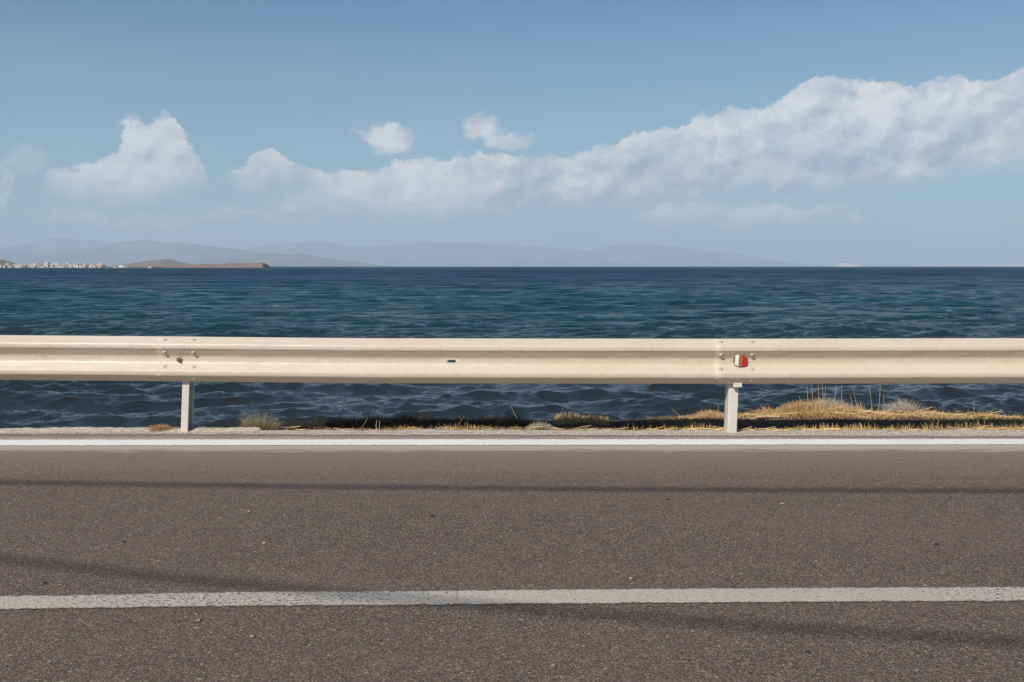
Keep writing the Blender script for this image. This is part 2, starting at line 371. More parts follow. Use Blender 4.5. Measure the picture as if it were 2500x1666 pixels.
# ------------------------------------------------------------------ sea
Z0 = -1.2
ys = [8.0]
while ys[-1] < 300: ys.append(ys[-1]*1.0034)
while ys[-1] < 38000: ys.append(ys[-1]*1.03)
ys = np.array(ys); r = np.concatenate([np.linspace(-1.3, -.62, 40), np.linspace(-.61, .61, 620), np.linspace(.62, 1.3, 40)])
YY, RR = np.meshgrid(ys, r, indexing='ij'); XX = YY*RR; ZZ = np.full_like(XX, Z0)
DX = np.zeros_like(XX); DY = np.zeros_like(XX); wr = np.random.default_rng(11)
nc = 170; near = YY[:, 0] < 300; sp = YY*.0034
for i in range(nc):
    lam = .22*(9/.22)**((i+.5)/nc) * wr.uniform(.93, 1.07)
    th = wr.normal(R(-90+14), R(34 if lam < 1 else 22)); k = 2*math.pi/lam; ph = wr.uniform(0, 6.28)
    sl = .029*np.interp(math.log(lam), [math.log(.22), math.log(.5), math.log(1.1), math.log(1.8), math.log(3), math.log(5), math.log(9)], [1.35, 1.5, 1.3, 1.0, .55, .25, .12])
    a = sl/k
    att = np.clip((lam/np.maximum(sp[near], 1e-3) - 2.5)/2.5, 0, 1)
    phs = k*(XX[near]*math.cos(th) + YY[near]*math.sin(th)) + ph
    ZZ[near] += a*att*np.sin(phs); q = 1.0*a*att*np.cos(phs); DX[near] += q*math.cos(th); DY[near] += q*math.sin(th)
grp = 1 + .6*vnoise(XX/9, YY/7, 31, 2)*2
ZZ = Z0 + (ZZ-Z0)*np.clip(grp, .45, 1.6)
sea = obj('sea', mesh('sea', np.stack([XX+DX, YY+DY, ZZ], -1).reshape(-1, 3), grid_faces(len(ys), len(r)), M_sea, True)); sea['kind'] = 'structure'

# ------------------------------------------------------------------ far land
def landform(name, skyline, D, depth, mat, rough=.12, gul=1.0, n=420, m=40, seed=1, base=-2.5, cap=None):
    """a hill range whose crest stands D metres off; skyline gives (u, v) of the crest"""
    pts = [on_y(u*K, v*K, D) for u, v in skyline]; px = [p[0] for p in pts]; pz = [p[2] for p in pts]
    X = np.linspace(px[0], px[-1], n); Zc = np.interp(X, px, pz); W = px[-1]-px[0]
    kk = np.ones(7)/7; Zs = np.convolve(np.pad(Zc, 3, mode='edge'), kk, 'valid')
    hmax = max(Zs.max() - Z0, .5)
    V = []
    for j in range(m):
        s = j/(m-1)*2-1                                   # -1 front, 0 crest, 1 back
        prof = (1-abs(s))**(.85) if cap is None else min(1, (1-abs(s))*cap)
        y = D + s*depth*(.5)
        nz = vnoise(X/hmax/2.2*gul, X*0 + y/hmax/2.2*gul, seed, 6)
        z = Z0 - .6 + (Zs-Z0+.6)*prof*(1 + rough*4*nz*(1-abs(1-2*abs(s)))*1.0 + rough*.35*nz)
        V.append(np.stack([X*(y/D)**.3, np.full_like(X, y), z], -1))
    o = obj(name, mesh(name, np.concatenate(V), grid_faces(m, n), mat, True)); o['kind'] = 'structure'; return o
M_mt = mat_land('far_scrub', (.085, .10, .10), (.15, .145, .13), .0011, (.26, .235, .21))  # lightest tone paints sunlit slopes against the gullies into the scrub
M_hillm = mat_land('near_scrub', (.13, .12, .09), (.20, .17, .12), .02, (.30, .24, .18))
M_head = mat_land('ochre_rock', (.32, .215, .15), (.22, .155, .11), .16, (.07, .055, .04))
M_shore = mat_land('shore_scrub', (.14, .13, .10), (.30, .25, .19), .08, (.10, .11, .08))
M_pink = mat_land('pale_rock', (.62, .52, .46), (.52, .45, .40), .02)
landform('hills', [(-320, 590), (-180, 575), (-60, 571), (0, 568), (40, 564), (90, 553), (140, 546), (190, 551), (240, 554), (300, 562), (400, 575), (480, 590), (560, 604), (610, 613)], 27000, 5000, M_mt, seed=3, rough=.26, gul=2.2)
landform('hills', [(-320, 600), (-100, 583), (0, 577), (90, 580), (180, 575), (255, 561), (290, 556), (345, 553), (380, 556), (420, 556), (470, 563), (520, 571), (560, 576), (640, 590), (760, 604), (840, 613)], 21000, 4500, M_mt, seed=5, rough=.26, gul=2.2)
landform('hills', [(380, 613), (480, 590), (545, 572), (600, 564), (660, 557), (720, 553), (750, 554), (800, 567), (850, 566), (900, 564), (935, 560), (970, 552), (1000, 555), (1040, 558), (1080, 556), (1130, 560), (1190, 565), (1260, 566), (1330, 574), (1400, 590), (1480, 603), (1560, 613)], 28500, 4500, M_mt, seed=7, rough=.26, gul=2.2)
landform('hills', [(1180, 613), (1290, 590), (1370, 571), (1420, 561), (1440, 560), (1500, 562), (1560, 568), (1620, 575), (1680, 582), (1740, 592), (1800, 603), (1850, 609), (1900, 613)], 29000, 3500, M_mt, seed=9, rough=.26, gul=2.2)
landform('hills', [(380, 613), (470, 597), (540, 587), (600, 582), (660, 585), (700, 583), (740, 592), (800, 600), (900, 613)], 16500, 3000, M_mt, seed=11, rough=.26, gul=2.2)
landform('hill', [(272, 613), (300, 606), (330, 600), (362, 598), (372, 596), (395, 596), (412, 602), (440, 608), (470, 611.5), (520, 613)], 5200, 700, M_hillm, seed=13, rough=.05)
landform('hill', [(-420, 585), (-200, 578), (-80, 590), (-20, 596), (8, 597), (22, 603), (40, 607), (70, 611), (120, 613)], 1900, 240, M_hillm, seed=15, rough=.06)
landform('headland', [(300, 613.2), (340, 612.2), (430, 611), (470, 609.6), (500, 608.5), (540, 606.8), (570, 606), (590, 604.8), (604, 603.8), (609, 605.5), (612.5, 609), (614, 614)], 1750, 90, M_head, seed=17, rough=.34, gul=.5, cap=2.6, m=60, n=700)
landform('shore', [(-420, 612.2), (-60, 610.5), (0, 609.5), (40, 608.6), (110, 608.6), (180, 610), (215, 612), (232, 613), (330, 613.6), (360, 614.5)], 1560, 130, M_shore, seed=19, rough=.03, cap=1.3, n=500)
landform('island', [(1921, 612.6), (1928, 608), (1938, 604.5), (1950, 604.2), (1962, 607), (1975, 610), (1992, 612.6)], 9000, 220, M_pink, seed=21, rough=.03)
landform('island', [(2090, 612), (2140, 609.6), (2180, 609.2), (2220, 610), (2260, 612)], 17000, 900, M_pink, seed=23, rough=.03)
landform('island', [(2230, 612), (2270, 609), (2300, 608.4), (2330, 605.6), (2380, 604.6), (2460, 604), (2560, 606), (2700, 612)], 14000, 900, M_pink, seed=25, rough=.03)

# houses of the far town
house_mats = [mat_simple('white_render', (.60, .57, .53), .8, .06, 1), mat_simple('cream_render', (.52, .45, .38), .8, .08, 1), mat_simple('pink_render', (.40, .30, .25), .8, .08, 1)]
M_win = mat_simple('dark_window', (.05, .06, .07), .3); M_tile = mat_simple('clay_tiles', (.40, .20, .13), .85)
def house_mesh(w, d, h, roof, mat):
    b = MB(); b.box((-w/2, -d/2, -1.2), (w/2, d/2, h)); nw = len(b.f)
    for i in range(max(2, int(w/2.2))):
        for k in range(max(1, int(h/2.8))):
            x = -w/2 + (i+.5)*w/max(2, int(w/2.2)); z = .9 + k*2.8
            b.box((x-.4, -d/2-.05, z), (x+.4, -d/2-.003, z+1.1))
    nwin = len(b.f)
    if roof == 'gable': b.add([(-w/2-.2, -d/2-.2, h), (w/2+.2, -d/2-.2, h), (w/2+.2, d/2+.2, h), (-w/2-.2, d/2+.2, h), (-w/2, 0, h+1.2), (w/2, 0, h+1.2)], [(0,1,5,4), (2,3,4,5), (1,2,5), (3,0,4), (0,3,2,1)])
    else: b.box((-w/2-.15, -d/2-.15, h), (w/2+.15, d/2+.15, h+.35)); b.box((-w*.2, -d*.1, h+.35), (w*.12, d*.3, h+1.6))
    m = b.mesh('house', mat); m.materials.append(M_win); m.materials.append(M_tile)
    for p in m.polygons:
        if nw <= p.index < nwin: p.material_index = 1
        elif p.index >= nwin and roof == 'gable': p.material_index = 2
    return m
hm = [house_mesh(5.5, 5, 3.2, 'flat', house_mats[0]), house_mesh(7, 5, 3.0, 'gable', house_mats[0]), house_mesh(4.5, 5, 5.4, 'flat', house_mats[0]),
      house_mesh(6, 5, 3.2, 'flat', house_mats[1]), house_mesh(5, 5, 3.2, 'gable', house_mats[2]), house_mesh(8, 6, 5.6, 'flat', house_mats[0])]
hr = random.Random(5); lab = {0: 'small white flat roofed house on the far left shore', 1: 'white house with red tiled roof on the far left shore', 2: 'narrow white two storey house on the far left shore',
      3: 'cream flat roofed house on the far left shore', 4: 'pinkish house with tiled roof on the far left shore', 5: 'wide white two storey block on the far left shore'}
for row, (D, vv) in enumerate([(1480, 615.6), (1500, 613.8), (1522, 612.0), (1545, 610.4)]):
    u = -70 + row*3
    while u < [196, 214, 224, 216][row]:
        p = on_y(u*K, 0, D); k = hr.choices(range(6), [5, 4, 3, 3, 2, 2])[0]
        ub = on_z(u*K, 0, 0)
        z = H + (650.5 - (vv + hr.uniform(-.5, .5))*K)/F*D
        if u < 24: z -= 1.0
        if hr.random() < (.82 if u > 15 else .35):
            o = obj('house', hm[k], loc=(p[0], D + hr.uniform(-6, 6), z)); o.rotation_euler.z = hr.uniform(-.5, .5); s = hr.uniform(.4, .78); o.scale = (s, s, s)
            tag(o, lab[k], 'house', 'houses of the town on the far left shore')
        u += hr.uniform(3.6, 7.5)
# boats
def boat(u, length, label, D=1400):
    p = on_y(u*K, 0, D); t = empty('boat', (p[0], D, Z0)); tag(t, label, 'boat', 'white boats off the far shore'); L = length; t.rotation_euler.z = .15
    b = MB(); secs = [(-.5, .30, 1.0), (-.2, .34, 1.0), (.15, .30, 1.05), (.38, .17, 1.15), (.5, .01, 1.3)]; vs = []; n = 5
    for s, w, hh in secs:
        for (a, zz) in ((-1, hh), (-.75, .1), (0, -.25), (.75, .1), (1, hh)): vs.append((s*L, a*w*L*.5, zz*L*.11))
    fs = [(i*n+j, i*n+j+1, (i+1)*n+j+1, (i+1)*n+j) for i in range(4) for j in range(4)] + [(i*n, (i+1)*n, (i+1)*n+4, i*n+4) for i in range(4)] + [(4, 3, 2, 1, 0)]
    b.add(vs, fs); obj('hull', b.mesh('hull', M_white), t)
    c = MB(); c.add([(-.3*L, -.13*L, .115*L), (.22*L, -.11*L, .115*L), (.22*L, .11*L, .115*L), (-.3*L, .13*L, .115*L), (-.26*L, -.10*L, .27*L), (.06*L, -.09*L, .27*L), (.06*L, .09*L, .27*L), (-.26*L, .10*L, .27*L)],
                    [(4,5,6,7), (0,1,5,4), (1,2,6,5), (2,3,7,6), (3,0,4,7)]); obj('cabin', c.mesh('cabin', M_white), t)
boat(262, 13, 'largest white boat on the water between the town and the headland')
boat(245, 4.5, 'small white boat just left of the largest boat')
boat(327, 6, 'lone small white boat before the headland, right of the largest boat')

# ------------------------------------------------------------------ guard rail
YC = 6.868                                                 # front crest of the beam
VAL = .047                                                 # depth of the valley behind the crests
ctl = [(.157, .060), (.154, .056), (.115, .010), (.110, .004), (.102, .001), (.093, .000), (.0815, .000), (.0775, .0012), (.0745, .004), (.0725, .0065), (.030, .040), (.022, .045), (.0095, VAL)]
prof = [ctl[0]]
for (z0_, y0_), (z1_, y1_) in zip(ctl[:-1], ctl[1:]):
    if z0_-z1_ > .03: prof += [(z0_+(z1_-z0_)*q_, y0_+(y1_-y0_)*q_) for q_ in (.06, .5, .94)]
    prof.append((z1_, y1_))
HJ = len(prof)-1
prof.append((-.0095, VAL))
full = prof + [(-z, y) for z, y in prof[:-2][::-1]]
def prof_y(z):
    zs = [p[0] for p in full][::-1]; yv = [p[1] for p in full][::-1]; return float(np.interp(z, zs, yv))
# centre height of the beam along x, from the picture's top and bottom edges
ctrl = [(0, 819.3, 927.0), (455, 822.3, 931.2), (900, 825.6, 935.8), (1350, 825.8, 937.2), (1800, 825.6, 938.0), (2500, 823.6, 936.6)]
cx, cz, chh = [], [], []
for u, a, b_ in ctrl:
    A, B = on_y(u, a, YC+.07), on_y(u, b_, YC+.07); cx.append(A[0]); cz.append((A[2]+B[2])/2); chh.append(A[2]-B[2])
def rail_z(x): return np.interp(x, [-12]+cx+[12], [cz[0]+.01]+cz+[cz[-1]])
YOFF = lambda x: -.008*np.asarray(x)/3
def beam(name, x0, x1, dy, twist=0.0, hole=None, end_flare=True):
    step = .05; xs = list(np.arange(x0, x1, step)) + [x1]
    if hole is not None: xs = [x for x in xs if abs(x-hole) > .036] + [hole+d for d in (-.0285, -.0205, .0205, .0285)]; xs.sort()
    xs = np.array(xs); V = []; npf = len(full)
    for x in xs:
        zc = float(rail_z(x)); w = .0025*float(vnoise(np.array(x*.9), np.array(dy*50+2.), 3, 3))*2
        bulge = 0
        for j, (z, y) in enumerate(full):
            # the sheet is smooth along its length, with faint dents from traffic
            dn = .0035*float(vnoise(np.array(x*1.7+40), np.array(z*14.+8), 8, 3))
            V.append((x, YC + y + dy + w + dn + twist*z*min(1, max(0, (xa-x)/1.4)) + float(YOFF(x)) + bulge, zc + z*1.0))
    F_ = []
    for i in range(len(xs)-1):
        for j in range(npf-1):
            a, b_, c, d = i*npf+j, (i+1)*npf+j, (i+1)*npf+j+1, i*npf+j+1
            if hole is not None and j == HJ:
                m_ = (xs[i]+xs[i+1])/2 - hole
                if abs(m_) < .0205: continue
                if abs(m_) < .0285:
                    # rounded end of the slot: keep the small corner triangles
                    xo, xi = (xs[i], xs[i+1]) if m_ < 0 else (xs[i+1], xs[i])
                    oi = i if m_ < 0 else i+1; ii = i+1 if m_ < 0 else i
                    z1, z0 = V[oi*npf+j][2], V[oi*npf+j+1][2]; yv = V[oi*npf+j][1]
                    k = len(V); V.append((xo, yv, z1-.0055)); V.append((xo, yv, z0+.0055))
                    F_.append((ii*npf+j, oi*npf+j, k) if m_ < 0 else (oi*npf+j, ii*npf+j, k))
                    F_.append((oi*npf+j+1, ii*npf+j+1, k+1) if m_ < 0 else (ii*npf+j+1, oi*npf+j+1, k+1))
                    if m_ < 0: left = (k, k+1, oi)
                    else: right = (k, k+1, oi)
                    continue
            if hole is not None and j == HJ and (i+1 < len(xs)) and (abs(xs[i+1]-(hole-.0285)) < 1e-6):
                F_.append((a, b_, len(V), len(V)+1, c, d)[:0] or (a, b_, c, d)); continue
            F_.append((a, b_, c, d))
    m = mesh(name, V, F_, M_rail, True); o = obj(name, m, rail)
    md = o.modifiers.new('thick', 'SOLIDIFY'); md.thickness = .003; md.offset = 0
    md2 = o.modifiers.new('soft', 'BEVEL'); md2.width = .0006; md2.limit_method = 'ANGLE'; md2.angle_limit = R(60)
    return o
rail = empty('guardrail', (0, 0, 0)); tag(rail, 'cream painted steel guardrail on two posts between the road and the sea', 'guardrail')
xa = on_y(382, 880, YC)[0]; xb = on_y(1746, 880, YC)[0]; xh = on_y(1103, 879, YC+VAL)[0]
o1 = beam('beam', xa-3.9, xa+.30, 0, twist=-.055); tag(o1, 'left cream beam panel, its upper fold in darker shade')
beam('beam', xa, xb+.30, -.0042, hole=xh)
beam('beam', xb, xb+4.2, -.0084)
def surf_normal(z):
    e = .004; dy = prof_y(z+e)-prof_y(z-e); n = np.array([0, -2*e, dy]); n /= np.linalg.norm(n); return n
def basis(n):
    z = n/np.linalg.norm(n); x = np.array([1.0, 0, 0]); y = np.cross(z, x); y /= np.linalg.norm(y); return np.stack([x, y, z], 1)
def bolt(x, zrel, dy, rad=.0122, h=.008, tilt=0):
    n = surf_normal(zrel); B = basis(n); b = MB()
    b.lathe([(rad*1.0, -.002), (rad*1.05, .001), (rad*.98, h*.45), (rad*.78, h*.8), (rad*.4, h)], 14, B, 1.25, 1)
    loc = (x, YC+prof_y(zrel)+dy-.0015+float(YOFF(x)), float(rail_z(x))+zrel)
    obj('bolt', b.mesh('bolt', M_bolt, True), rail, loc)
for ub, dy in (((399, 470), -.0042), ((1761, 1837), -.0084)):
    for i, u in enumerate(ub):
        x = on_y(u, 880, YC)[0]
        for zr, vv in ((.137, 0), (.051, 0), (-.050, 0), (-.135, 0)): bolt(x, zr, dy, h=.013 if zr == .051 else .007)
# the rusty post bolt with its square washer, on the left post
def hexbolt(u, v, dy, s=1.0):
    x = on_y(u, v, YC+.05)[0]; z = on_y(u, v, YC+.05)[2]; loc = (x, YC+VAL+dy-.001, z)
    b = MB(); B = basis(np.array([0, -1.0, 0])); B2 = B @ np.array([[math.cos(.4), -math.sin(.4), 0], [math.sin(.4), math.cos(.4), 0], [0, 0, 1.0]])
    b.lathe([(.0215*s, 0), (.0215*s, .003), (.019*s, .004)], 18, B2)
    wsh = obj('washer', b.mesh('washer', M_bolt), rail, loc)
    c = MB(); c.lathe([(.0155*s, .003), (.0155*s, .013), (.013*s, .015)], 6, B2); c.lathe([(.0075*s, .012), (.0075*s, .026), (.006*s, .028)], 10, B2)
    obj('nut', c.mesh('nut', M_rust), wsh)
hexbolt(438, 877, -.0042)
hexbolt(1791, 881, -.0084, .62)
# red and white reflector
rc = on_y(1809, 881, YC+.014); ref = empty('reflector', (rc[0], YC+.014, rc[2])); ref.parent = rail; ref['label'] = 'red, rusty brown and white faceted reflector bent on its bolt'
def plate(name, poly, mat, y0, y1, parent):
    b = MB(); n = len(poly); b.add([(x, y0, z) for x, z in poly] + [(x, y1, z) for x, z in poly], [tuple(range(n)), tuple(range(n, 2*n))[::-1]] + [(i, i+n, (i+1) % n+n, (i+1) % n) for i in range(n)])
    return obj(name, b.mesh(name, mat), parent)
q = .00055                                                   # crop pixel to metres
cp = lambda pts: [((x-830)*q, (470-z)*q) for x, z in pts]
white = plate('white_face', cp([(765, 400), (805, 390), (795, 540), (750, 520), (755, 470)]), M_white, -.004, .010, ref)
mid = plate('rusty_face', cp([(805, 390), (825, 385), (850, 400), (835, 545), (795, 540)]), M_brown, -.007, .010, ref)
red = plate('red_face', cp([(850, 400), (885, 420), (905, 445), (910, 480), (900, 525), (882, 540), (835, 545)]), M_red, -.004, .010, ref)
plate('housing', cp([(752, 405), (800, 378), (832, 376), (895, 415), (916, 450), (914, 500), (898, 535), (880, 556), (800, 556), (748, 522), (745, 470)]), M_dark, .0105, .045, ref)
# posts
def post(ub, vb, lean, dep=.12, w=.054, yf=6.944):
    base = on_y(ub, vb, yf); x0 = base[0]; zt = .60; zb = -.45
    b = MB(); th = .005; rr = .008
    # C section open to the right, its corners rounded
    outer = [(w, 0), (rr, 0), (rr*.3, rr*.3), (0, rr), (0, dep-rr), (rr*.3, dep-rr*.3), (rr, dep), (w, dep), (w, dep-.018)]
    inner = [(w-th, dep-.018), (w-th, dep-th), (rr, dep-th), (th, dep-rr), (th, rr), (rr, th), (w-th, th), (w-th, .018), (w, .018)]
    poly = outer + inner; n = len(poly); secs = np.linspace(zb, zt, 9); vs = []
    for z in secs: vs += [(px + lean*z, py, z) for px, py in poly]
    fs = []
    for i in range(8): fs += [(i*n+k, i*n+(k+1) % n, (i+1)*n+(k+1) % n, (i+1)*n+k) for k in range(n)]
    fs = [f[::-1] for f in fs]; fs.append(tuple(range(8*n, 9*n))); b.add(vs, fs)
    return obj('post', b.mesh('post', M_post), rail, (x0, yf, 0))
p1 = post(440.5, 1053, .058, w=.050)
p2 = post(1775.5, 1057, .022, w=.066, yf=6.94)
for xx in (p1.location.x-3.81, p2.location.x+3.81): o = obj('post', p2.data, rail, (xx, 6.93, 0))
# bracket flange showing below the beam on the right post
br = MB(); A = on_y(1790.5, 940.5, 6.90); B = on_y(1811, 945.5, 6.90); br.box((A[0], 6.895, B[2]), (B[0], 6.936, A[2]+.03)); obj('bracket', br.mesh('bracket', M_post), rail)

# ------------------------------------------------------------------ plants
def blades(n, px, py, pz, hgt, lean, width, curve=.3, leandir=None, tint=None, seg=3):
    """n thin tapering stems; every argument may be an array"""
    px, py, pz, hgt, lean, width = [np.broadcast_to(np.asarray(a, float), (n,)) for a in (px, py, pz, hgt, lean, width)]
    a = rng.uniform(0, 2*np.pi, n) if leandir is None else np.broadcast_to(leandir, (n,))
    fa = rng.uniform(0, 2*np.pi, n); wx, wy = np.cos(fa), np.sin(fa)*.6
    V = np.zeros((n, (seg+1)*2, 3))
    for s in range(seg+1):
        q = s/seg; L = hgt*q; bend = lean*(q + curve*q*q)/(1+curve)
        cx_ = px + np.cos(a)*hgt*bend; cy_ = py + np.sin(a)*hgt*bend; cz_ = pz + L*np.cos(np.clip(lean*q*.8, 0, 1.45)); w = width*(1-.75*q)/2
        for t_, sg in ((0, -1), (1, 1)): V[:, s*2+t_] = np.stack([cx_+sg*wx*w, cy_+sg*wy*w, cz_+sg*w*.2], -1)
    fs = np.array([[s*2, s*2+1, s*2+3, s*2+2] for s in range(seg)])
    Fc = (fs[None] + np.arange(n)[:, None, None]*(seg+1)*2).reshape(-1, 4)
    tn = rng.uniform(0, 1, n) if tint is None else np.broadcast_to(tint, (n,))
    return V.reshape(-1, 3), Fc, np.repeat(tn, (seg+1)*2)
def blade_obj(name, parts, mat, loc=(0, 0, 0), parent=None):
    V, Fc, Tn, k = [], [], [], 0
    for v, f, t_ in parts: V.append(v - np.array(loc)); Fc.append(f+k); Tn.append(t_); k += len(v)
    m = mesh(name, np.concatenate(V), np.concatenate(Fc), mat)
    at = m.attributes.new('tint', 'FLOAT', 'POINT'); at.data.foreach_set('value', np.concatenate(Tn).astype(np.float32))
    return obj(name, m, parent, None if parent else loc)
def X_at(u, y): return on_y(u*K, 1000, y)[0]
# straw stubble covering the bank
parts = []
def stubble(n, ulo, uhi, ylo, yhi, h0, h1, w=.0045, lean=.5, dens=None, tint=(0, 1)):
    y = rng.uniform(ylo, yhi, n); u = rng.uniform(ulo, uhi, n); x = (u*K-1250)/F*y*1.0
    if dens: k = vnoise(x*3.3, y*3.3, dens, 3) > -.08; x, y = x[k], y[k]; n = len(x)
    e = np.interp(x, EX, EY); k = y < e+.12; x, y = x[k], y[k]; n = len(x)
    hh = rng.uniform(h0, h1, n)*(1+1.9*vnoise(x*4.5, y*3.5, 6, 3)); z = gh(x, y) - .01
    parts.append(blades(n, x, y, z, hh, rng.uniform(0, lean, n), rng.uniform(w*.6, w*1.3, n), tint=rng.uniform(*tint, n)))
stubble(9000, 1590, 2420, 7.66, 8.12, .018, .048, lean=.9, dens=15)          # sunlit mat behind the shadow of the rail
stubble(1300, 1562, 1668, 7.55, 7.9, .03, .06)
stubble(1800, 1760, 1990, 7.72, 8.05, .035, .085, lean=.6)
stubble(500, 2130, 2420, 7.6, 7.95, .04, .085, lean=1.0, dens=31)
stubble(4000, 1690, 2420, 7.75, 8.1, .015, .05, lean=1.2, dens=21)
stubble(1500, 2130, 2420, 7.1, 7.8, .04, .08, lean=1.0)
stubble(800, 1540, 2100, 7.06, 7.2, .02, .055, w=.006, lean=.5, dens=4)
stubble(450, 1580, 2420, 7.03, 7.12, .015, .035, w=.005, lean=1.2)
stubble(2500, 1560, 2420, 7.15, 7.7, .02, .045, lean=1.0, tint=(0, .35))
stubble(1500, 640, 745, 7.35, 7.62, .03, .055, lean=.5)
stubble(1100, 1275, 1400, 7.40, 7.68, .03, .055, lean=.6)
stubble(1100, 640, 1550, 7.02, 7.12, .01, .04, lean=1.3, dens=7)
stubble(500, 700, 1550, 7.1, 7.25, .02, .05, lean=1.2, tint=(0, .6))
stubble(350, 850, 1560, 7.04, 7.25, .02, .05, lean=1.2, dens=3)
stubble(60, 200, 560, 7.0, 7.06, .01, .025, lean=1.0)
stubble(2600, 1640, 2420, 7.56, 7.75, .02, .04, lean=.8)
stubble(900, 1490, 1640, 7.3, 7.8, .03, .05, tint=(0, .3))
# lying straws
def lying(n, ulo, uhi, ylo, yhi, l0, l1, zoff=.03):
    y = rng.uniform(ylo, yhi, n); u = rng.uniform(ulo, uhi, n); x = (u*K-1250)/F*y; z = gh(x, y) + rng.uniform(0, zoff, n)
    L = rng.uniform(l0, l1, n); a = rng.normal(0, .45, n) + (rng.random(n) < .5)*np.pi; dz = rng.normal(0, .10, n)*L
    w = rng.uniform(.002, .005, n)/2; V = np.zeros((n, 4, 3)); c, s = np.cos(a), np.sin(a)
    for i, (t_, sg) in enumerate(((0, -1), (1, -1), (1, 1), (0, 1))): V[:, i] = np.stack([x + c*L*t_ - s*w*sg*.5, y + s*L*t_ + c*w*sg*.5, z + dz*t_ + w*sg], -1)
    Fc = np.arange(n)[:, None]*4 + np.arange(4)[None]; parts.append((V.reshape(-1, 3), Fc, np.repeat(rng.uniform(.4, 1, n), 4)))
lying(900, 1690, 2300, 7.7, 8.05, .04, .2, .03); lying(420, 1560, 2400, 7.02, 7.2, .03, .12, .015); lying(120, 640, 1560, 7.02, 7.2, .03, .12, .02)
tag(blade_obj('dry_straw', parts, M_straw), 'golden dry straw stubble covering the bank behind the guardrail', 'straw', kind='stuff')

def tuft(name, u, y, rad, n, h0, h1, mat, label, cat, lean=.9, w=.003, ry=None, curve=.5, stems=None, dirbias=None, zoff=0):
    x0 = X_at(u, y); z0 = float(gh(x0, y)) + zoff; root = empty(name, (x0, y, z0)); tag(root, label, cat)
    rr = rad*np.sqrt(rng.random(n)); an = rng.uniform(0, 6.283, n); x = x0 + rr*np.cos(an); yy = y + rr*np.sin(an)*(ry or .7)
    ld = an + rng.normal(0, .5, n)
    if dirbias is not None: ld = np.where(rng.random(n) < .6, dirbias + rng.normal(0, .35, n), ld)
    hh = rng.uniform(h0, h1, n)*(1 - .45*(rr/rad)**2)
    ps = [blades(n, x, yy, gh(x, yy) - .012 + zoff, hh, np.clip(rr/rad*lean + rng.normal(0, .12, n), 0, 1.5), rng.uniform(.6, 1.3, n)*w, curve, ld)]
    blade_obj('blades', ps, mat, (x0, y, z0), root)
    return root
def stalk(u, v0, v1, y, label, lean_u=0, w=.003, mat=None, head=False, zb=None, group='thin dry stalks behind the guardrail'):
    """one tall thin stalk, root at picture height v0, tip at v1"""
    A = on_y(u*K, v0*K, y); B = on_y((u+lean_u)*K, v1*K, y+.02); b = MB()
    zg = float(gh(A[0], y)) - .01; A[2] = min(A[2], zg) if zb is None else zb
    mid = (A*.5+B*.5) + np.array([random.uniform(-.006, .006), 0, 0]); b.tube([A-A, mid-A, B-A], [w, w*.75, w*.35], 5)
    if head:
        for k in range(5):
            f = .55 + .1*k; p = (B-A)*f; q_ = p + np.array([random.choice((-1, 1))*.012, 0, .012]); b.tube([p, q_], [w*.4, w*.3], 4); b.lathe([(.001, -.002), (.0035, 0), (.001, .003)], 6); nv = 12 + 6
            for i in range(18): b.v[-18+i] = tuple(np.array(b.v[-18+i]) + q_)
    o = obj('dry_stalk', b.mesh('dry_stalk', mat or M_stalk, False)); o.location = tuple(A); tag(o, label, 'stalk', group); return o
M_stalk = mat_simple('stalk_straw', (.58, .42, .22), .7, .2, 40); M_stalkd = mat_simple('stalk_dark', (.22, .15, .10), .8, .2, 40)
tuft('grass_tuft', 597, 7.12, .105, 900, .05, .17, M_green, 'green and straw coloured grass tuft right of the left post', 'grass tuft', lean=1.1, w=.0028)
tuft('dry_cushion', 366, 6.99, .075, 900, .025, .062, M_orange, 'low orange brown dry cushion plant left of the left post', 'plant', lean=.8, w=.0035, ry=.5, curve=.1, zoff=-.005)
tuft('dry_cushion', 1240, 7.13, .085, 1300, .035, .085, M_grey, 'pale grey brown twiggy cushion near the middle of the verge', 'plant', lean=.9, w=.0035, ry=.6, curve=.1)
bt = tuft('dry_cushion', 1900, 7.92, .20, 2200, .06, .135, M_grey, 'large grey blond twiggy tuft on the straw mound', 'plant', lean=1.1, w=.0038, curve=.3, dirbias=.2)
tuft('dry_cushion', 1835, 7.88, .15, 1500, .06, .12, M_straw, 'golden straw tuft just left of the large grey tuft', 'plant', lean=.7, w=.004)
tuft('dry_cushion', 2082, 7.92, .12, 1100, .07, .16, M_grey, 'pale fan of twigs leaning right, beyond the straw bank', 'plant', lean=1.0, w=.0035, dirbias=2.6)
tuft('dry_cushion', 2300, 7.25, .16, 500, .03, .075, M_grey, 'grey brown twigs among the straw at the right end', 'plant', lean=1.2, w=.0035)
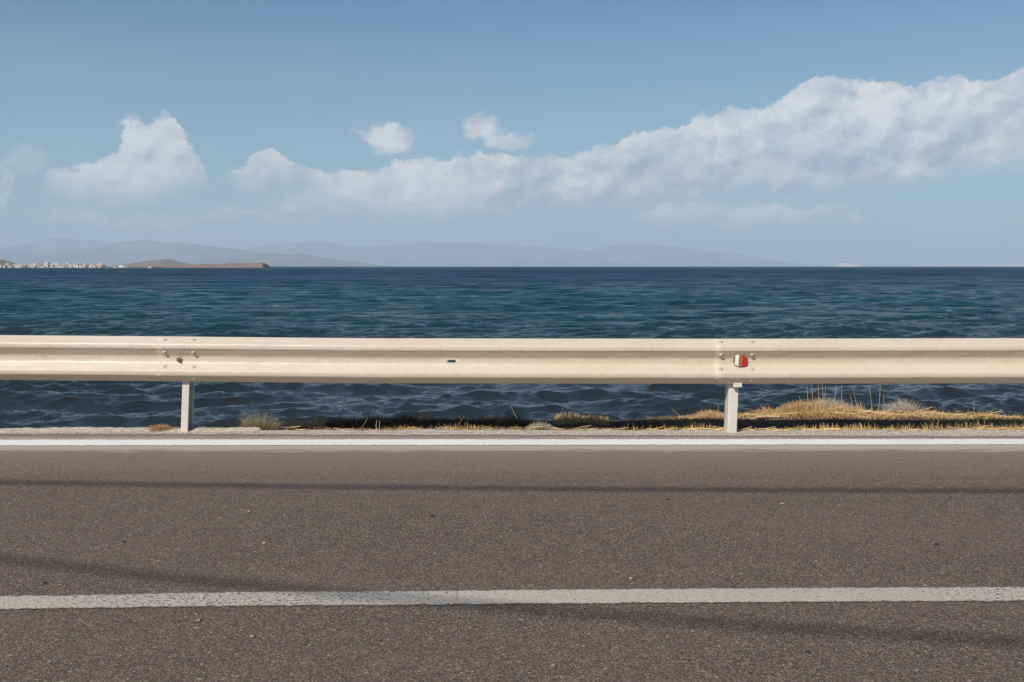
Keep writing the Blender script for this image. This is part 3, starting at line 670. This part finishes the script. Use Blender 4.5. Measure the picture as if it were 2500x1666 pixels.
for i, (u, y, r_, n, h_, lb) in enumerate([(785, 7.42, .13, 700, .07, 'dark brown low shrub right of the short straw strip'), (865, 7.42, .14, 800, .075, 'dark low shrub behind the tallest lone stalk'),
        (930, 7.36, .11, 800, .095, 'tallest dark shrub with a thin seed stalk'), (1003, 7.42, .12, 500, .06, 'thin dark shrub in the middle of the verge'),
        (1095, 7.42, .12, 500, .065, 'dark twiggy shrub left of the pale cushion, among leaning stalks'), (1178, 7.38, .12, 900, .09, 'dense black brown shrub touching the pale grey cushion'),
        (1345, 7.3, .15, 500, .05, 'dark scrub right of the pale grey cushion'), (1440, 7.38, .15, 600, .06, 'dark scrub midway between the pale cushion and the right straw bank'), (1530, 7.32, .13, 600, .055, 'dark scrub at the left foot of the right straw bank'), (825, 7.5, .16, 500, .06, 'dark scrub joining the first two dark shrubs'), (965, 7.5, .16, 500, .055, 'dark scrub just right of the tallest dark shrub'), (1050, 7.5, .16, 500, .055, 'dark scrub left of the dark twiggy shrub'), (1140, 7.5, .14, 500, .07, 'dark scrub between the twiggy shrub and the dense shrub')]):
    tuft('dark_shrub', u, y, r_, int(n*2.1), h_*.3, h_*1.25, M_darkt, lb, 'shrub', lean=.8, w=.0032, ry=1.0, curve=.1)
for (u, lb, r_, h_) in [(735, 'reddish brown dry weed before the first dark shrub', .075, .055), (905, 'straw coloured weed before the tallest dark shrub', .07, .03), (1055, 'reddish weed left of the leaning stalks', .08, .04),
        (1110, 'reddish weed below the dark twiggy shrub', .09, .045), (1160, 'reddish weed beside the pale grey cushion', .07, .045), (1545, 'reddish dry weed at the foot of the straw bank', .10, .04), (1375, 'brown weed right of the pale cushion', .09, .03)]:
    tuft('dry_weed', u, 7.1, r_, 260, h_*.4, h_, M_redt, lb, 'weed', lean=1.2, w=.0035, ry=.5)
stalk(819, 988, 907, 7.35, 'tallest lone straight stalk left of the middle', -1, .0024)
stalk(865, 992, 965, 7.1, 'short pale straw stub in front of the lone stalk', 1, .0035); stalk(870, 992, 967, 7.1, 'second short pale straw stub beside the first', 3, .0035)
stalk(930, 985, 913, 7.36, 'dark seed stalk rising from the tallest dark shrub', -2, .0016, M_stalkd, True)
stalk(1112, 985, 955, 7.3, 'short dark seed stalk right of the seed stalk', -3, .0014, M_stalkd, True)
stalk(1194, 960, 932, 7.6, 'pale stalk leaning left above the dense dark shrub', -21, .0022, zb=None)
for u, v1, du, lb in [(1286, 937, 6, 'straight stalk just right of the pale cushion'), (1302, 942, 16, 'stalk leaning right beyond the pale cushion'), (1354, 936, 1, 'upright stalk midway to the right straw bank'), (1349, 940, -1, 'thin upright stalk beside its twin')]:
    stalk(u, 985, v1, 7.5, lb, du, .0018)
stalk(825, 990, 940, 7.2, 'arching thin stalk over the dark shrubs', 35, .0015)
stalk(1040, 990, 955, 7.15, 'leaning thin stalk in the middle of the verge', 28, .0013)
stalk(1575, 958, 938, 7.8, 'pale stalk leaning left off the straw bank', -33, .002)
for u, v1, du, lb in [(1648, 930, 4, 'thin stalk left of the right post'), (1640, 945, 8, 'short stalk left of the right post'), (1655, 948, 6, 'shortest stalk left of the right post')]: stalk(u, 962, v1, 7.9, lb, du, .0022)
for u, v1, du, lb in [(1858, 884, -4, 'first tall stalk of the large tuft'), (1870, 884, -5, 'second tall stalk of the large tuft'), (1881, 884, 0, 'third tall stalk of the large tuft'), (1893, 884, -3, 'fourth tall stalk of the large tuft'), (1893, 886, 4, 'fifth tall stalk of the large tuft'),
        (1915, 886, 8, 'sixth tall stalk of the large tuft'), (1934, 886, 0, 'seventh tall stalk of the large tuft'), (1912, 905, 8, 'short stalk at the right of the large tuft'), (1850, 908, -14, 'stalk leaning left out of the large tuft'), (1848, 920, -16, 'shorter stalk leaning left out of the large tuft'), (1826, 928, -20, 'lowest stalk leaning left of the large tuft')]:
    stalk(u, 945, v1, 7.92, lb, du, .0024)
for u, v1, du, lb in [(1975, 897, -14, 'stalk leaning left in the gap between the two tufts'), (1965, 905, -12, 'shorter stalk leaning left between the two tufts'), (2007, 886, -10, 'tall stalk leaning left, midway between the tufts'), (2004, 904, -4, 'upright stalk midway between the tufts'), (2031, 905, 0, 'lone thin stalk left of the pale fan'),
        (2016, 884, 7, 'tallest stalk left of the pale fan'), (2203, 938, -10, 'thin stalk leaning left above the right straw'), (2240, 920, -2, 'tall thin stalk above the right straw'), (2246, 945, -12, 'short stalk beside the tall thin one at right'), (2152, 948, 0, 'thick pale stub right of the pale fan')]:
    stalk(u, 962, v1, 7.95, lb, du, .006 if 'thick' in lb else .0022)

# bits lying on the road
M_leafd = mat_simple('dark_leaf', (.03, .024, .02), .8); M_chip = mat_simple('pale_chip', (.36, .31, .25), .8)
for (u, v, s, mt_, lb) in [(103, 1343, .012, M_leafd, 'dark leaf on the road near the left end of the centre line'), (1856, 1502, .012, M_leafd, 'dark leaf on the near lane below the centre line'), (2153, 1253, .012, M_leafd, 'dark crumb on the road at right'), (1535, 1150, .012, M_leafd, 'dark crumb just below the upper shadow band'),
        (285, 1247, .012, M_leafd, 'dark crumb on the road at upper left'), (993, 1188, .012, M_leafd, 'dark crumb on the road at upper middle'),
        (580, 1466, .010, M_chip, 'pale chip on the near lane left of middle'), (455, 1429, .012, M_chip, 'pale chip below the centre line at left'), (1272, 1533, .010, M_chip, 'pale chip on the near lane at the middle'), (572, 1177, .010, M_chip, 'pale chip near the upper shadow band'), (606, 1251, .010, M_chip, 'pale sliver left of middle'), (1797, 1160, .012, M_chip, 'pale crumb right of middle below the white line'), (1450, 1332, .009, M_chip, 'pale chip just above the centre line')]:
    p = on_z(u*K, v*K); b = MB(); n = 9; ring = []
    for k in range(n):
        a = 2*math.pi*k/n; r_ = s*(.75+.4*random.random())*.5; ring.append((r_*math.cos(a)*1.5, r_*math.sin(a)*.9))
    b.add([(x, y, .001) for x, y in ring] + [(x*.8, y*.8, .004+.004*random.random()) for x, y in ring], [tuple(range(n))[::-1], tuple(range(n, 2*n))] + [(i, (i+1) % n, (i+1) % n+n, i+n) for i in range(n)])
    dark = mt_ is M_leafd; o = obj('fallen_leaf' if dark else 'stone_chip', b.mesh('bit', mt_), loc=(p[0], p[1], .002)); o.rotation_euler.z = random.uniform(-.3, .3)
    tag(o, lb, 'leaf' if dark else 'stone', 'bits lying on the road')

# ------------------------------------------------------------------ overhead cables on poles behind the viewer: they throw the two bands on the road
kx = math.sin(SUN_AZ)/math.tan(SUN_EL); ky = math.cos(SUN_AZ)/math.tan(SUN_EL)
def cable(pix, zc, rad, ylab, label):
    g_ = np.array([on_z(u*K, v*K)[:2] for u, v in pix]); cf = np.polyfit(g_[:, 0], g_[:, 1], 2)          # shadow y(x)
    x = np.linspace(-19, 13, 60) ; xs_ = x + kx*zc; Yc = -99
    # straight in plan, sagging in height; the sag gives the shadow its curve
    a2 = max(cf[0], .002); Zc = zc + a2/ky*(xs_)**2; ysh = np.polyval([a2, cf[1], cf[2]], xs_)
    y = ysh - ky*Zc; b = MB(); b.tube(list(zip(x, y, Zc)), rad, 8)
    o = obj('overhead_cable', b.mesh('overhead_cable', M_cable, True)); tag(o, label, 'cable', 'overhead cables above the near side of the road')
    return (x[0], y[0], Zc[0]), (x[-1], y[-1], Zc[-1])
e1 = cable([(0, 1109), (560, 1116), (1120, 1123), (1760, 1126), (2353, 1128)], 7.0, .023, 0, 'thick black overhead cable, its shadow the upper band on the road')
e2 = cable([(0, 1289), (380, 1325), (700, 1358), (1100, 1394), (1700, 1433), (2353, 1478)], 6.8, .0175, 0, 'thinner black overhead cable, its shadow the slanting band on the road')
for k in (0, 1):
    a, b_ = e1[k], e2[k]
    for nm, (px_, py_, pz_) in (('thick', a), ('thin', b_)):
        t = empty('utility_pole', (px_, py_, 0)); tag(t, f"wooden utility pole carrying the {'thicker' if nm == 'thick' else 'thinner'} cable at the {'left' if k == 0 else 'right'} end", 'pole', 'utility poles behind the near side of the road')
        m_ = MB(); m_.tube([(0, 0, -.1), (0, 0, pz_+.3)], [.13, .09], 12); obj('pole', m_.mesh('pole', M_wood), t)
        m_ = MB(); m_.lathe([(.03, pz_-.16), (.05, pz_-.12), (.03, pz_-.07), (.045, pz_-.02), (.02, pz_+.02)], 10); obj('insulator', m_.mesh('insulator', M_bolt), t)

# ------------------------------------------------------------------ haze
M_hz = bpy.data.materials.new('haze_air'); M_hz.use_nodes = True; t = NT(M_hz.node_tree); out = t.n('ShaderNodeOutputMaterial'); pv = t.n('ShaderNodeVolumePrincipled')
pv.inputs['Color'].default_value = (.74, .88, 1.0, 1); pv.inputs['Density'].default_value = 7.0e-5; pv.inputs['Anisotropy'].default_value = 0.0
t.link(pv.outputs[0], out.inputs['Volume'])
b = MB(); b.box((-56000, -3000, -4), (56000, 40000, 740)); hz = obj('haze', b.mesh('haze', M_hz)); tag(hz, 'pale sea haze fading the far hills', 'haze', kind='stuff')

# ------------------------------------------------------------------ world: sky and clouds
W = bpy.data.worlds.new('World'); S.world = W; W.use_nodes = True; t = NT(W.node_tree)
out = t.n('ShaderNodeOutputWorld'); bg = t.n('ShaderNodeBackground'); t.link(bg.outputs[0], out.inputs[0])
sky = t.n('ShaderNodeTexSky', sky_type='NISHITA'); sky.sun_disc = False; sky.sun_elevation = SUN_EL; sky.sun_rotation = math.pi + SUN_AZ
sky.altitude = 5; sky.air_density = 1.0; sky.dust_density = .3; sky.ozone_density = 1.8
G = t.n('ShaderNodeTexCoord').outputs['Generated']; x, y, z = t.sep(G)
az = t.m('ARCTAN2', x, y); el = t.m('ARCSINE', z)
def n2(vec, scale, detail, rough, dist=0): return t.noise(vec, scale, detail, rough, dist, noise_dimensions='2D')
def wob(scale, amp, seed, detail=4, rough=.6):
    v = t.comb(t.m('ADD', t.m('MULTIPLY', az, .8), seed*1.37), t.m('ADD', el, seed*.71))
    return t.m('MULTIPLY', t.m('SUBTRACT', n2(v, scale, detail, rough), .5), amp)
warp = wob(8, .018, 1, 3); warp2 = wob(30, .034, 2, 9, .72); warp3 = wob(8, .03, 3, 3); warp4 = wob(30, .034, 4, 8, .72)
elw = t.m('ADD', el, t.m('ADD', warp, warp2)); azw = t.m('ADD', az, t.m('ADD', warp3, warp4))
AZ0, AZ1, EL1 = -.62, .62, .30
azn = t.ss(azw, AZ0, AZ1, mode='LINEAR')
def curve(pts):
    fc = t.n('ShaderNodeFloatCurve'); t.put(fc.inputs['Value'], azn); c = fc.mapping.curves[0]
    q = sorted(((azel(u*K, v*K)[0]-AZ0)/(AZ1-AZ0), azel(u*K, v*K)[1]/EL1) for u, v in pts)
    q = [p_ for p_ in q if 0 <= p_[0] <= 1]
    c.points[0].location = (0, q[0][1]); c.points[1].location = (1, q[-1][1])
    for a, b_ in q: c.points.new(a, b_)
    for p_ in c.points: p_.handle_type = 'AUTO'
    fc.mapping.extend = 'HORIZONTAL'; fc.mapping.use_clip = False; fc.mapping.update(); return t.m('MULTIPLY', fc.outputs[0], EL1)
def px(n): return n*K/F
def layer(top, bot, st, sb):
    ct, cb = curve(top), curve(bot); a = t.m('MULTIPLY', t.ss(t.m('SUBTRACT', ct, elw), 0.0, st), t.ss(t.m('SUBTRACT', elw, cb), 0.0, sb))
    rel = t.m('DIVIDE', t.m('SUBTRACT', elw, cb), t.m('MAXIMUM', t.m('SUBTRACT', ct, cb), .01)); return a, rel, t.m('SUBTRACT', ct, elw)
main = layer([(440, 480), (480, 445), (500, 415), (545, 385), (590, 342), (620, 350), (660, 372), (720, 392), (800, 396), (860, 388), (900, 368), (960, 358), (1060, 342), (1150, 348), (1250, 348), (1330, 352), (1400, 328), (1500, 300), (1560, 285), (1600, 262), (1700, 246), (1760, 240), (1800, 215), (1860, 190), (1930, 172), (1990, 180), (2050, 190), (2120, 185), (2180, 170), (2240, 180), (2300, 165), (2353, 152), (2420, 150)],
             [(440, 470), (500, 450), (560, 500), (620, 530), (700, 545), (900, 530), (1100, 522), (1250, 515), (1400, 505), (1600, 485), (1750, 480), (1900, 468), (2000, 460), (2100, 448), (2200, 430), (2353, 410), (2420, 400)], px(10), px(75))
left = layer([(-60, 480), (20, 480), (60, 455), (90, 425), (130, 395), (170, 385), (200, 372), (250, 350), (275, 320), (285, 300), (300, 280), (330, 268), (350, 268), (375, 248), (398, 262), (410, 295), (435, 330), (462, 360), (475, 420), (490, 470), (560, 480)],
             [(-60, 470), (20, 480), (80, 455), (150, 485), (250, 500), (350, 490), (420, 470), (470, 460), (560, 480)], px(16), px(110))
low = layer([(1400, 515), (1460, 480), (1540, 464), (1600, 458), (1650, 466), (1720, 460), (1800, 455), (1850, 472), (1930, 462), (1970, 485), (2010, 515)],
            [(1440, 510), (1500, 520), (1600, 530), (1750, 525), (1900, 515), (2000, 520)], px(16), px(35))
lowl = layer([(20, 520), (110, 470), (200, 462), (280, 480), (380, 470), (450, 480), (560, 470), (640, 480), (760, 500), (900, 530)],
             [(60, 525), (150, 535), (300, 540), (450, 540), (700, 545), (900, 532)], px(24), px(50))
def blob(u, v, ru, rv, pw=1.0):
    a0, e0 = azel(u*K, v*K); dx = t.m('DIVIDE', t.m('SUBTRACT', azw, a0), px(ru)); dy = t.m('DIVIDE', t.m('SUBTRACT', elw, e0), px(rv))
    d = t.m('SQRT', t.m('ADD', t.m('MULTIPLY', dx, dx), t.m('MULTIPLY', dy, dy))); return t.ss(d, 1.1, .45, 0, pw)
small = [blob(893, 322, 62, 40, .85), blob(900, 300, 28, 28, .8), blob(1105, 290, 55, 28, .85), blob(1165, 315, 70, 24, .7), blob(60, 378, 60, 30, .25), blob(5, 430, 22, 45, .4), blob(822, 312, 18, 10, .4)]
wst = t.m('ADD', t.ss(az, azel(520*K, 400*K)[0], azel(1000*K, 400*K)[0], .0, .34), t.ss(n2(t.comb(az, el), 22, 6, .6), .36, .60, .30, .66)); dens = t.m('MULTIPLY', main[0], t.m('MINIMUM', wst, .97))
for a in [t.m('MULTIPLY', left[0], .84), t.m('MULTIPLY', low[0], .62), t.m('MULTIPLY', lowl[0], .50)] + small: dens = t.m('MAXIMUM', dens, a)
# relief of the cloud: billows seen in the light from the upper left
def bil(dx, dy, sc):
    v = t.comb(t.m('ADD', t.m('ADD', az, dx), t.m('MULTIPLY', warp4, .55)), t.m('ADD', t.m('ADD', t.m('MULTIPLY', el, 1.3), t.m('MULTIPLY', warp2, .55)), dy))
    nd = t.n('ShaderNodeTexVoronoi', feature='F1', voronoi_dimensions='2D'); t.put(nd.inputs['Vector'], v); nd.inputs['Scale'].default_value = sc
    nd.inputs['Detail'].default_value = 2.0; nd.inputs['Roughness'].default_value = .5; nd.normalize = True
    return t.m('SUBTRACT', 1.0, nd.outputs['Distance'])
def nzz(dx, dy, sc, dt, ro=.62):
    v = t.comb(t.m('ADD', az, dx), t.m('ADD', t.m('MULTIPLY', el, 1.25), dy)); return n2(v, sc, dt, ro, .2)
r1 = t.m('SUBTRACT', bil(0, 0, 24), bil(-.006, .010, 24)); fine_ = nzz(.3, .1, 26, 8); r2 = t.m('SUBTRACT', fine_, nzz(.3-.006, .1+.010, 26, 8)); dg = t.comb(t.m('ADD', t.m('MULTIPLY', az, .45), t.m('MULTIPLY', el, .35)), t.m('SUBTRACT', t.m('MULTIPLY', el, 1.3), t.m('MULTIPLY', az, .75)))
big_ = t.m('ADD', t.m('SUBTRACT', n2(dg, 16, 6, .58, .3), .5), t.m('MULTIPLY', t.m('SUBTRACT', nzz(.7, .2, 8, 3, .55), .5), .6))
relm = t.m('MAXIMUM', t.m('MAXIMUM', t.ss(main[1], .1, .95, mode='LINEAR'), t.m('MULTIPLY', t.m('MAXIMUM', t.ss(low[0], .1, .7), t.ss(lowl[0], .1, .7)), t.ss(main[0], .5, .0, 0, .85))), t.m('MULTIPLY', t.ss(left[1], .2, 1.0, mode='LINEAR'), t.ss(left[0], 0, .5))); relief = t.m('ADD', t.m('ADD', t.m('MULTIPLY', r1, 1.5), t.m('MULTIPLY', big_, 1.5)), t.m('MULTIPLY', r2, 1.0))
rim = t.m('MAXIMUM', t.ss(main[2], px(40), 0, 0, .28), t.ss(left[2], px(40), 0, 0, .28))
bs = t.m('ADD', t.m('ADD', t.m('MULTIPLY', relm, .72), -.02), t.m('ADD', relief, rim)); bs = t.m('MAXIMUM', t.m('MINIMUM', bs, 1.0), 0.0)
# ragged thinning, strongest where the cloud is in its own shade
dens = t.m('MULTIPLY', dens, t.ss(t.m('ADD', t.m('MULTIPLY', bs, .45), t.m('MULTIPLY', fine_, 1.0)), .28, .66, t.ss(main[0], .2, .8, .40, .86), 1.0))
CL = t.mix(bs, (.365, .44, .53), (.79, .785, .785))
BGS = .08
skyc = t.n('ShaderNodeVectorMath', operation='SCALE'); t.link(sky.outputs[0], skyc.inputs[0]); skyc.inputs[3].default_value = BGS
tint = t.mix(1.0, skyc.outputs[0], (.65, .925, 1.025), 'MULTIPLY')
veil = t.m('MULTIPLY', t.m('POWER', t.ss(el, .25, .0, mode='LINEAR'), 1.0), t.ss(nzz(.9, .4, 5, 3), .3, .7, .62, .92)); tint = t.mix(veil, tint, (.36, .45, .53))
final = t.mix(dens, tint, CL)
t.put(bg.inputs['Color'], final); bg.inputs['Strength'].default_value = 1.0
W.cycles.sampling_method = 'MANUAL'; W.cycles.sample_map_resolution = 512

# ------------------------------------------------------------------ sun, camera, view
L = bpy.data.lights.new('sun', 'SUN'); L.energy = 4.7; L.angle = R(.53); L.color = (1, .945, .87); so = bpy.data.objects.new('sun', L); C.objects.link(so)
so.rotation_euler = (math.pi/2 - SUN_EL, 0, -SUN_AZ)
so.location = (-20, -30, 30)
cam = bpy.data.cameras.new('camera'); cam.lens = 35; cam.sensor_width = 36; cam.clip_start = .05; cam.clip_end = 120000
co = bpy.data.objects.new('camera', cam); C.objects.link(co); co.location = (0, 0, H); co.rotation_euler = (math.pi/2 - T, 0, 0); S.camera = co
S.view_settings.view_transform = 'Standard'; S.view_settings.look = 'None'; S.view_settings.exposure = 0.0; S.view_settings.gamma = 1
S.render.engine = 'CYCLES'; S.cycles.use_denoising = True
S.cycles.max_bounces = 6; S.cycles.volume_bounces = 1
S.cycles.sample_clamp_indirect = 4
